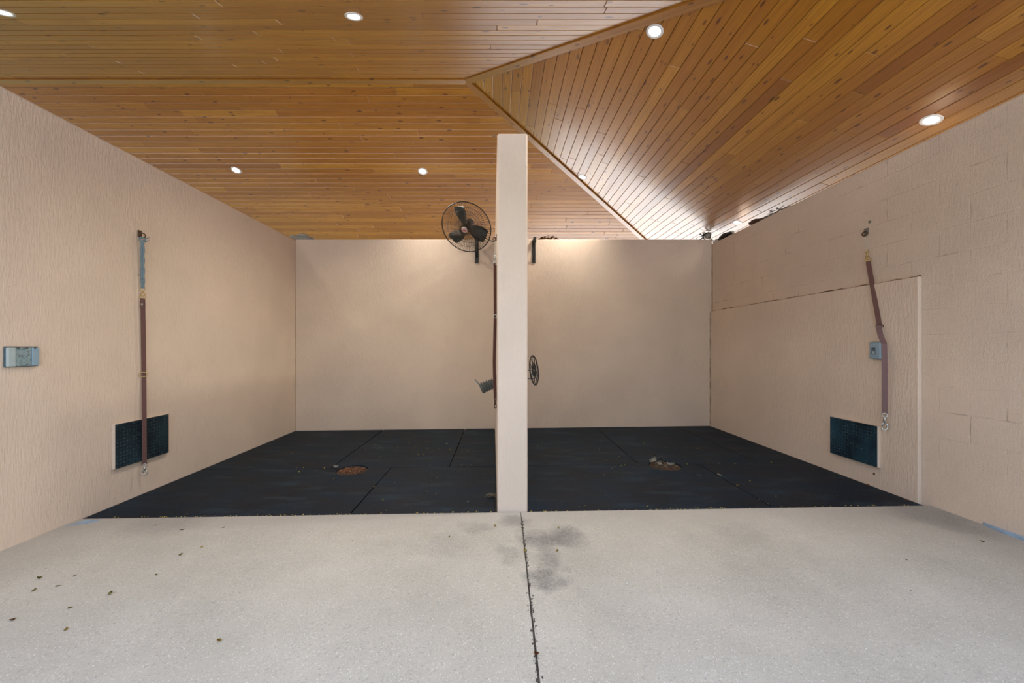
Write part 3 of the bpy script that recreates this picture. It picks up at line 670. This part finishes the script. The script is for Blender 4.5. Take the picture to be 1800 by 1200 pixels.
# ---------------------------------------------------------------- weatherproof outlet (left) and switch (right)
y0, y1 = 2.565, 2.745; zc = H-.066
t = thing('outlet_cover', (XL, (y0+y1)/2, zc), 'weathered grey-blue two-gang outlet cover on the left wall', 'outlet cover')
bm = B(); box(bm, 0, .012, -.093, .093, -.068, .068, .003); mesh('gasket', bm, M_COVD, t)
bm = B(); box(bm, .010, .030, -.090, -.048, -.064, .064, .004); o = mesh('flip_lid', bm, M_COVL, t); o['label'] = 'paler left lid'
bm = B(); box(bm, .010, .024, -.046, .044, -.064, .064, .004); mesh('flip_lid', bm, M_PAT, t)
bm = B(); box(bm, .010, .026, .046, .090, -.064, .064, .005); mesh('flip_lid', bm, M_COV, t)
bm = B()
for yy in (-.03, .02, .066): tube(bm, [(.02, yy-.006, .060), (.034, yy-.006, .060)], .005, 8)
mesh('hinge_pin', bm, M_BLACK, t)
pc = P(1541, 616, X=XR-.06)
t = thing('switch_cover', (XR-.035, pc.y, pc.z), 'small grey-blue weatherproof switch cover on the right wall under the strap', 'switch cover')
bm = B(); box(bm, -.012, 0, -.056, .056, -.080, .080, .004); mesh('gasket', bm, M_COVD, t)
bm = B(); box(bm, -.046, -.010, -.052, .052, -.076, .076, .012, 3); mesh('cover', bm, M_COV, t, True)
bm = B(); box(bm, -.0485, -.044, -.010, .026, -.034, .030, .001); o = mesh('toggle_recess', bm, M_COVD, t)
bm = B(); box(bm, -.052, -.048, -.006, .012, -.03, -.004, .001); mesh('toggle', bm, M_COVL, t)

# ---------------------------------------------------------------- wall fan on the back wall
fc = P(819.5, 400, Y=5.72)
ray = (Vector((0, 0, H))-fc).normalized(); left = Vector((-1, 0, 0)); dn = Vector((0, 0, -1))
d = (left*.62+dn*.78); d = (d-ray*d.dot(ray)).normalized()
N = (ray*math.cos(math.radians(29))+d*math.sin(math.radians(29))).normalized()
Rt = Vector((0, 0, 1)).cross(N).normalized(); Up = N.cross(Rt).normalized()      # Rt = right as seen from the front
MF = Matrix((( Rt.x, Up.x, N.x, fc.x), (Rt.y, Up.y, N.y, fc.y), (Rt.z, Up.z, N.z, fc.z), (0, 0, 0, 1)))
by = YB-.012
bp = P(838, 442, Y=YB-.03)
fan = thing('wall_fan', bp, 'large dusty black cage fan bolted high on the back wall left of pillar', 'fan')
def fpart(name, bm, m, smooth=False, local=True, label=None, parent=None):
    if local: bmesh.ops.transform(bm, matrix=MF, verts=bm.verts[:])
    bmesh.ops.transform(bm, matrix=Matrix.Translation(-fan.location), verts=bm.verts[:])
    o = mesh(name, bm, m, parent or fan, smooth)
    if label: o['label'] = label
    return o
RF = .378
def prof(r, front):
    tt = r/RF; return (.085*(1-tt**3.2) if front else -.115*(1-tt**3.2))
for front, nm in ((True, 'front_grille'), (False, 'rear_grille')):
    bm = B(); nw = 72 if front else 48
    for k in range(nw):
        a_ = k*2*math.pi/nw; pts = []
        for j in range(9):
            r = .055+(RF-.055)*j/8; tw = a_+(.16 if front else -.10)*(1-j/8)
            pts.append((r*math.cos(tw), r*math.sin(tw), prof(r, front)))
        tube(bm, pts, .0024 if front else .0018, 4)
    for r in (.058, .15, .27):
        tube(bm, circ((0, 0, prof(r, front)), r, (1, 0, 0), (0, 1, 0), 48), .0028, 5, closed=True)
    fpart(nm, bm, M_CAGE, True)
bm = B(); tube(bm, circ((0, 0, 0), RF, (1, 0, 0), (0, 1, 0), 72), .0075, 8, closed=True); fpart('rim', bm, M_BLACK, True)
bm = B(); lathe(bm, [(.001, -.03), (.05, -.03), (.058, -.10), (.062, -.20), (.045, -.215), (.001, -.215)], 28); fpart('motor', bm, M_BLACK, True)
bm = B(); lathe(bm, [(.056, -.02), (.056, .01), (.04, .02), (.001, .022)], 24); fpart('hub', bm, M_BLACK, True)
bm = B(); lathe(bm, [(.001, .078), (.043, .078), (.043, .088), (.036, .092), (.001, .093)], 28); cap = fpart('badge', bm, M_CAP, True, label='pale round centre badge')
bm = B(); box(bm, -.026, .026, -.007, .005, .0925, .0945); box(bm, -.018, .018, -.021, -.013, .0922, .0942); fpart('badge_print', bm, M_RED)
for ang in (92, 207, -35):
    bm = B(); A_ = math.radians(ang); rows = []
    for j in range(11):
        r = .045+.275*j/10; wd = (.085+.125*math.sin(min(1, j/6)*math.pi/2)) * (1 if j < 9 else (.93 if j == 9 else .80)); pit = .65-.25*j/10; row = []
        for s in (-.5, -.17, .17, .5):
            lx = r-.0*s; ly = s*wd*math.cos(pit)+.02; lz = -s*wd*math.sin(pit)*.8-.005+.02*(s*s)
            row.append(bm.verts.new((lx*math.cos(A_)-ly*math.sin(A_), lx*math.sin(A_)+ly*math.cos(A_), lz)))
        rows.append(row)
    for p_, q_ in zip(rows, rows[1:]):
        for k in range(3): bm.faces.new((p_[k], p_[k+1], q_[k+1], q_[k]))
    bmesh.ops.solidify(bm, geom=bm.faces[:], thickness=.003); fpart('blade', bm, M_BLADE, True)
zt = H+1.735
bm = B(); box(bm, bp.x-.030, bp.x+.030, YB-.014, YB, H+1.356, zt, .003); fpart('wall_plate', bm, M_BLACK, local=False)
mo = MF @ Vector((0, 0, -.17))
bm = B(); tube(bm, [(bp.x, YB-.01, zt-.05), (bp.x, YB-.14, zt-.04), (mo.x+.0, mo.y+.02, mo.z-.02), tuple(mo)], [.022, .022, .020, .020], 10)
tube(bm, [(bp.x, YB-.012, H+1.45), (bp.x, YB-.16, zt-.05)], .012, 8); fpart('arm', bm, M_BLACK, True, local=False)
c0 = P(858, 423, Y=5.9); c1 = P(866, 424.5, Y=5.6); c2 = P(872.5, 422.5, Y=5.0); c2.x = -.035
c3 = Vector((-.034, 4.6, H+1.55))
c0 = fc+Vector((.20, .16, -.10))
cd0 = mo+Vector((.03, .03, -.03))
bm = B(); tube(bm, [cd0, (cd0+c1)/2+Vector((0, 0, -.04)), c1, c1.lerp(c2, .6)+Vector((0, 0, -.01)), c2, Vector((-.036, 4.8, c2.z-.02))], .006, 6); fpart('power_cord', bm, M_BLACK, True, local=False)

# empty bracket in the right stall
b2 = P(938.5, 442, Y=YB-.02)
t = thing('fan_bracket', b2, 'empty black steel fan bracket on the back wall just right of pillar', 'bracket')
bm = B(); box(bm, b2.x-.028, b2.x+.028, YB-.012, YB, H+1.356, H+1.73, .003); addp('wall_plate', bm, M_BLACK, t)
bm = B(); box(bm, b2.x-.018, b2.x+.024, YB-.16, YB-.010, H+1.665, H+1.735, .004); addp('arm', bm, M_BLACK, t)
bm = B(); tube(bm, [(b2.x, YB-.012, H+1.42), (b2.x, YB-.13, H+1.67)], .010, 8); addp('brace', bm, M_BLACK, t)

# ---------------------------------------------------------------- divider: cross tie, hose hangers
yd = 3.50
def D(px, py, y=yd): return P(px, py, Y=y)
xs = -.0085-.0465*(yd-yf)/(YB-yf)
d0 = D(873.5, 418); t = thing('eye_bolt', (xs, yd, d0.z), 'rusty eye bolt high on the left face of the divider', 'eye bolt')
bm = B(); box(bm, -.006, .0, -.02, .02, -.025, .03, .002); mesh('plate', bm, M_RUST, t)
bm = B(); tube(bm, circ((-.02, 0, -.01), .014, (1, 0, 0), (0, 0, 1), 16), .004, 6, closed=True); mesh('ring', bm, M_RUST, t, True)
k0 = Vector((xs-.012, yd, D(0, 424).z)); k1 = Vector((xs-.014, yd, D(0, 447).z)); k2 = Vector((xs-.015, yd, D(0, 463).z)); k3 = Vector((xs-.013, yd, D(0, 556).z))
k4 = Vector((xs-.022, yd, D(0, 636).z)); k5 = Vector((xs-.012, yd, D(0, 700).z))
ct = thing('cross_tie', k2, 'brown webbing cross tie hanging on the left face of divider beside the pillar edge', 'cross tie')
bm = B(); tube(bm, [k0+Vector((-.004, 0, .01)), k1+Vector((-.004, 0, 0))], .002, 5); tube(bm, [k0+Vector((.005, 0, .01)), k1+Vector((.004, 0, 0))], .002, 5); addp('cord', bm, M_TWINE, ct)
bm = B(); snap(bm, k1+Vector((0, 0, .01)), (k1-k2).length+.006, (1, 0, 0), .011, .0045); tube(bm, circ(k2+Vector((0, 0, .004)), .016, (1, 0, 0), (0, 0, 1), 16), .0035, 6, closed=True); addp('snap_hook', bm, M_STEEL, ct, True)
bm = B(); ribbon(bm, [k2, k2.lerp(k3, .5), k3, k3.lerp(k4, .6), k4, k4.lerp(k5, .5)+Vector((-.002, 0, 0)), k5], Vector((.0125, .010, 0)), .006); addp('strap', bm, M_STRAP, ct)
bm = B(); frame(bm, k3+Vector((0, -.01, 0)), (1, 0, 0), (0, 0, 1), .013, .014, .0035); addp('slider_buckle', bm, M_STEEL, ct, True)
bm = B(); snap(bm, k5+Vector((0, 0, .008)), .10, (1, 0, 0), .012, .0055); addp('snap_hook', bm, M_RUST, ct, True, 'rusty snap hook at the bottom')
# ribbed hose hanger (left face)
yh = 3.86
xh = -.0085-.0465*(yh-yf)/(YB-yf)
h0 = P(846, 683, Y=yh); h1 = P(872, 671, Y=yh)
t = thing('hose_hanger', (xh, yh, h1.z), 'ribbed grey metal hose hanger on the left face of the divider', 'hose hanger')
bm = B()
ax = (Vector((h0.x, yh, h0.z))-Vector((xh, yh, h1.z))); Lh = ax.length; u = ax.normalized(); up = Vector((0, 1, 0)).cross(u); up = up if up.z > 0 else -up
rings = []; nseg = 54
for i in range(nseg+1):
    s = i/nseg; rr = .050+.016*s+.0075*math.sin(s*math.pi*2*6); c = Vector((0, 0, 0))+u*(Lh*s)
    rings.append([bm.verts.new(c+up*(rr*math.sin(a_)-.01)+Vector((0, 1, 0))*(rr*1.25*math.cos(a_))) for a_ in [math.radians(-35+250*k/20) for k in range(21)]])
for p_, q_ in zip(rings, rings[1:]):
    for k in range(20): bm.faces.new((p_[k], p_[k+1], q_[k+1], q_[k]))
bmesh.ops.solidify(bm, geom=bm.faces[:], thickness=.002)
mesh('ribbed_saddle', bm, M_GALV, t, True)
bm = B(); M_ = Matrix.Translation(u*Lh) @ Matrix(((u.x, 0, up.x, 0), (u.y, 1, up.y, 0), (u.z, 0, up.z, 0), (0, 0, 0, 1)))
tp = Vector(P(835, 667, Y=yh))-t.location; base = u*Lh+up*.045
wv = Vector((0, .035, 0)); ribbon(bm, [base, base.lerp(tp, .5), tp], wv, .010); mesh('front_stop', bm, M_GALV, t)
bm = B(); box(bm, -.006, 0, -.05, .05, -.09, .075, .002); mesh('wall_plate', bm, M_GALV, t)
# ornate iron hose holder (right face)
yo = 3.75; xo = .233-.033*(yo-yf)/(YB-yf)
oc = P(939, 650.5, Y=yo)
t = thing('hose_holder', (xo, yo, oc.z), 'ornate black iron rosette hose holder on the right face of the divider', 'hose holder')
nn = Vector((.93, -.36, .12)).normalized()             # rosette faces out from the divider
e1_ = Vector((0, 0, 1)); e1_ = (e1_-nn*e1_.dot(nn)).normalized(); e2_ = nn.cross(e1_)
ocl = oc-t.location; Rr = .142
# make the disc lean like in the photo
bm = B()
def ring(c, r, tr, n=24): tube(bm, circ(c, r, e1_, e2_, n), tr, 6, closed=True)
ring(ocl, Rr, .0065, 40); ring(ocl, Rr*.45, .004); ring(ocl, Rr*.16, .005, 14)
for k in range(8):
    a_ = k*math.pi/4; dv = e1_*math.cos(a_)+e2_*math.sin(a_)
    ring(ocl+dv*Rr*.72, Rr*.235, .0035, 16)
    tube(bm, [ocl+dv*Rr*.14, ocl+dv*Rr*.5], .004, 6)
    ring(ocl+dv*Rr*.30, Rr*.11, .003, 12)
mesh('rosette', bm, M_BLACK, t, True)
bm = B(); bmid = []
for dz in (0, -.078):
    tube(bm, [(0, .0, dz+.002), (ocl.x+.004, ocl.y-.004, dz-.004+ocl.z)], .0055 if dz == 0 else .0075, 8)
mesh('support_rod', bm, M_GALV, t, True)
bm = B(); box(bm, 0, .006, -.05, .05, -.11, .05, .002); mesh('wall_plate', bm, M_BLACK, t)
# tangle of twine at the pillar's foot
tw = P(866, 873, floor=True); bm = B(); random.seed(5)
c = Vector((min(tw.x, -.055), tw.y, fz(tw.x)-.004)); pts = []
for k in range(70): a_ = k*.62; rr_ = .018+.014*math.sin(k*1.7); pts.append(Vector((rr_*1.25*math.cos(a_)-.01*math.sin(k*.31), rr_*math.sin(a_), .006+.012*(1+math.sin(k*.9)))))
tube(bm, pts[:48], .0017, 5); tube(bm, [pts[0], (-.05, -.005, .03), (-.058, -.02, .004)], .0024, 5)
o = mesh('twine', bm, M_LIT, None, True); o.location = c; tag(o, 'small tangle of grey twine on the mat at the foot of the pillar', 'twine')

# ---------------------------------------------------------------- things lying on the wall tops
zt_b, zt_r = H+1.742, H+1.671
hp = P(531, 419, Y=YB+.09); t = thing('hat', (hp.x, YB+.105, zt_b), 'pale grey brimmed hat lying on the back wall in the left corner', 'hat')
bm = B(); prf = [(.001, .118), (.04, .117), (.070, .108), (.085, .088), (.094, .060), (.14, .052), (.185, .058), (.19, .062)]
lathe(bm, prf, 36)
for v in bm.verts:
    r = math.hypot(v.co.x, v.co.y); v.co.x *= 1.12
    if r > .1: v.co.z += .018*math.sin(math.atan2(v.co.y, v.co.x)*2+.5)*(r-.1)/.09
    v.co.y *= .52
bmesh.ops.solidify(bm, geom=bm.faces[:], thickness=.003); mesh('crown', bm, M_HAT, t, True)
bm = B(); lathe(bm, [(.09, .0), (.135, .008), (.160, .036), (.170, .042)], 36)
for v in bm.verts: v.co.y *= .6; v.co.x += .02
bmesh.ops.solidify(bm, geom=bm.faces[:], thickness=.004); mesh('underbrim', bm, M_HAT, t, True)
def heap(name, base, L, Wd, Hh, ang, m, n, label, cat, seed, size=.05):
    random.seed(seed); bm = B(); c_, s_ = math.cos(ang), math.sin(ang)
    for i in range(n):
        x = random.uniform(-.5, .5)*L; env = 1-(2*x/L)**2; y = random.uniform(-.5, .5)*Wd; z = random.random()*Hh*env
        l_ = size*random.uniform(.6, 1.3)
        M0 = Matrix.Translation((x*c_-y*s_, x*s_+y*c_, max(z, l_*.12))) @ Matrix.Rotation(ang+random.uniform(-.7, .7), 4, 'Z') @ Matrix.Rotation(random.uniform(-.35, .35), 4, 'Y') @ Matrix.Rotation(random.uniform(-.8, .8), 4, 'X')
        pts = [(-.5, 0), (-.2, .22), (.15, .26), (.5, 0), (.15, -.26), (-.2, -.22)]
        vs = [bm.verts.new(M0 @ Vector((a_*l_, b_*l_, .1*l_*abs(b_)*4))) for a_, b_ in pts]; bm.faces.new(vs)
    bmesh.ops.solidify(bm, geom=bm.faces[:], thickness=.0015)
    mz = min(v.co.z for v in bm.verts)
    for v in bm.verts: v.co.z -= mz
    o = mesh(name, bm, m); o.location = base; return tag(o, label, cat, kind='stuff')
q = P(964, 419, Y=YB+.08); heap('leaf_litter', (q.x, YB+.08, zt_b), .34, .10, .085, 0, M_BRN, 110, 'dark dry leaf litter on the back wall right of the empty bracket', 'leaf litter', 3)
# right wall top litter and debris
xr_ = XR+.05
q = P(1366, 372, X=xr_); heap('leaf_litter', (xr_, q.y, zt_r), .5, .07, .075, math.pi/2, M_GRYL, 90, 'long tan strip of dry leaf litter on top of the right wall', 'leaf litter', 8, .045)
def clump(px, py, X, r, label, m=M_BRN, seed=0):
    p_ = P(px, py, X=X); bm = B(); bmesh.ops.create_icosphere(bm, subdivisions=3, radius=r)
    for v in bm.verts:
        n_ = noise.noise(v.co*38+Vector((seed, 0, 0))); v.co *= 1+.35*n_; v.co.z *= .55; v.co.y *= 1.5
    mz = min(v.co.z for v in bm.verts)
    for v in bm.verts: v.co.z -= mz
    o = mesh('dirt_clump', bm, m, None, False); o.location = (X, p_.y, zt_r); tag(o, label, 'dirt clump')
clump(1327, 392, xr_-.01, .055, 'larger dark brown dirt clump on top of the right wall', M_RUST, 2)
clump(1338, 386, xr_-.01, .036, 'smaller dark brown dirt clump on top of the right wall', M_RUST, 5)
# corner: black halter with loop, pale leaf, black and white bird-like rag, flat stick
q = P(1238, 414, Y=YB+.10); t = thing('halter', (q.x, YB+.10, zt_b), 'tangled black strap halter on the back wall near right corner', 'halter'); t.scale = (1.25, 1, 1.3)
bm = B(); ribbon(bm, [(-.11, 0, .004), (-.04, .01, .010), (.05, 0, .014), (.13, .01, .006)], (0, .013, 0), .006); ribbon(bm, [(-.07, .02, .006), (-.03, .01, .035), (.03, .0, .06), (.08, .01, .035), (.11, 0, .01)], (0, .014, .004), .006); mesh('strap', bm, M_BLACK, t)
bm = B(); random.seed(9)
pts = [Vector((.02+.035*math.cos(k*.8)+.01*math.sin(k), .02*math.sin(k*.5), .085+.022*math.sin(k*.8+.3*k))) for k in range(22)]
tube(bm, pts[:15], .0065, 7); tube(bm, [(-.02, 0, .07), (-.05, 0, .085), (-.06, 0, .09)], .007, 6); tube(bm, [(0, 0, .07), (-.02, 0, .045), (.01, 0, .02)], .008, 6); mesh('knot', bm, M_BLACK, t, True)
bm = B(); tube(bm, [(-.03, -.02, .045), (-.075, -.03, .055), (-.115, -.035, .03), (-.125, -.03, .003)], .0025, 6); mesh('loose_cord', bm, M_BLACK, t, True)
lf = bpy.data.objects.new('leaf', LM['grey'][1]); COL.objects.link(lf); q = P(1256, 412, Y=YB+.06); lf.scale = (5.0, 5.0, 5.0); lf.location = (XR-.04, YB+.06, zt_b+.058); lf.rotation_euler = (math.radians(70), math.radians(-50), 0)
tag(lf, 'large pale leaf standing upright in the back right corner on the wall', 'leaf')
q = P(1264, 421, X=XR+.03); t = thing('rag', (XR+.05, q.y, zt_r), 'crumpled black and white rag on the right wall at back corner', 'rag')
for nm, m, dy, r, sd, lb in (('dark_cloth', M_BLACK, -.16, .062, 3, None), ('white_cloth', M_TRIMW, .10, .045, 9, 'white end of the rag')):
    bm = B(); bmesh.ops.create_icosphere(bm, subdivisions=4, radius=r)
    for v in bm.verts:
        n_ = noise.noise(v.co*45+Vector((sd, 0, 0))); v.co *= 1+.45*n_; v.co.y *= 3.0 if m is M_BLACK else 2.0; v.co.z *= .6; v.co.x *= .8
        v.co.y += dy
    mz = min(v.co.z for v in bm.verts)
    for v in bm.verts: v.co.z -= mz
    o = mesh(nm, bm, m, t, True)
    if lb: o['label'] = lb
q = P(1284, 411, X=XR+.05); bm = B(); tube(bm, [(0, -.28, .008), (.01, -.1, .012), (0, .02, .008)], [.004, .008, .007], 6)
o = mesh('stick', bm, M_RUST, None, True); o.location = (XR+.12, q.y, zt_r); tag(o, 'dark dry stick lying on the right wall beside the rag', 'stick')
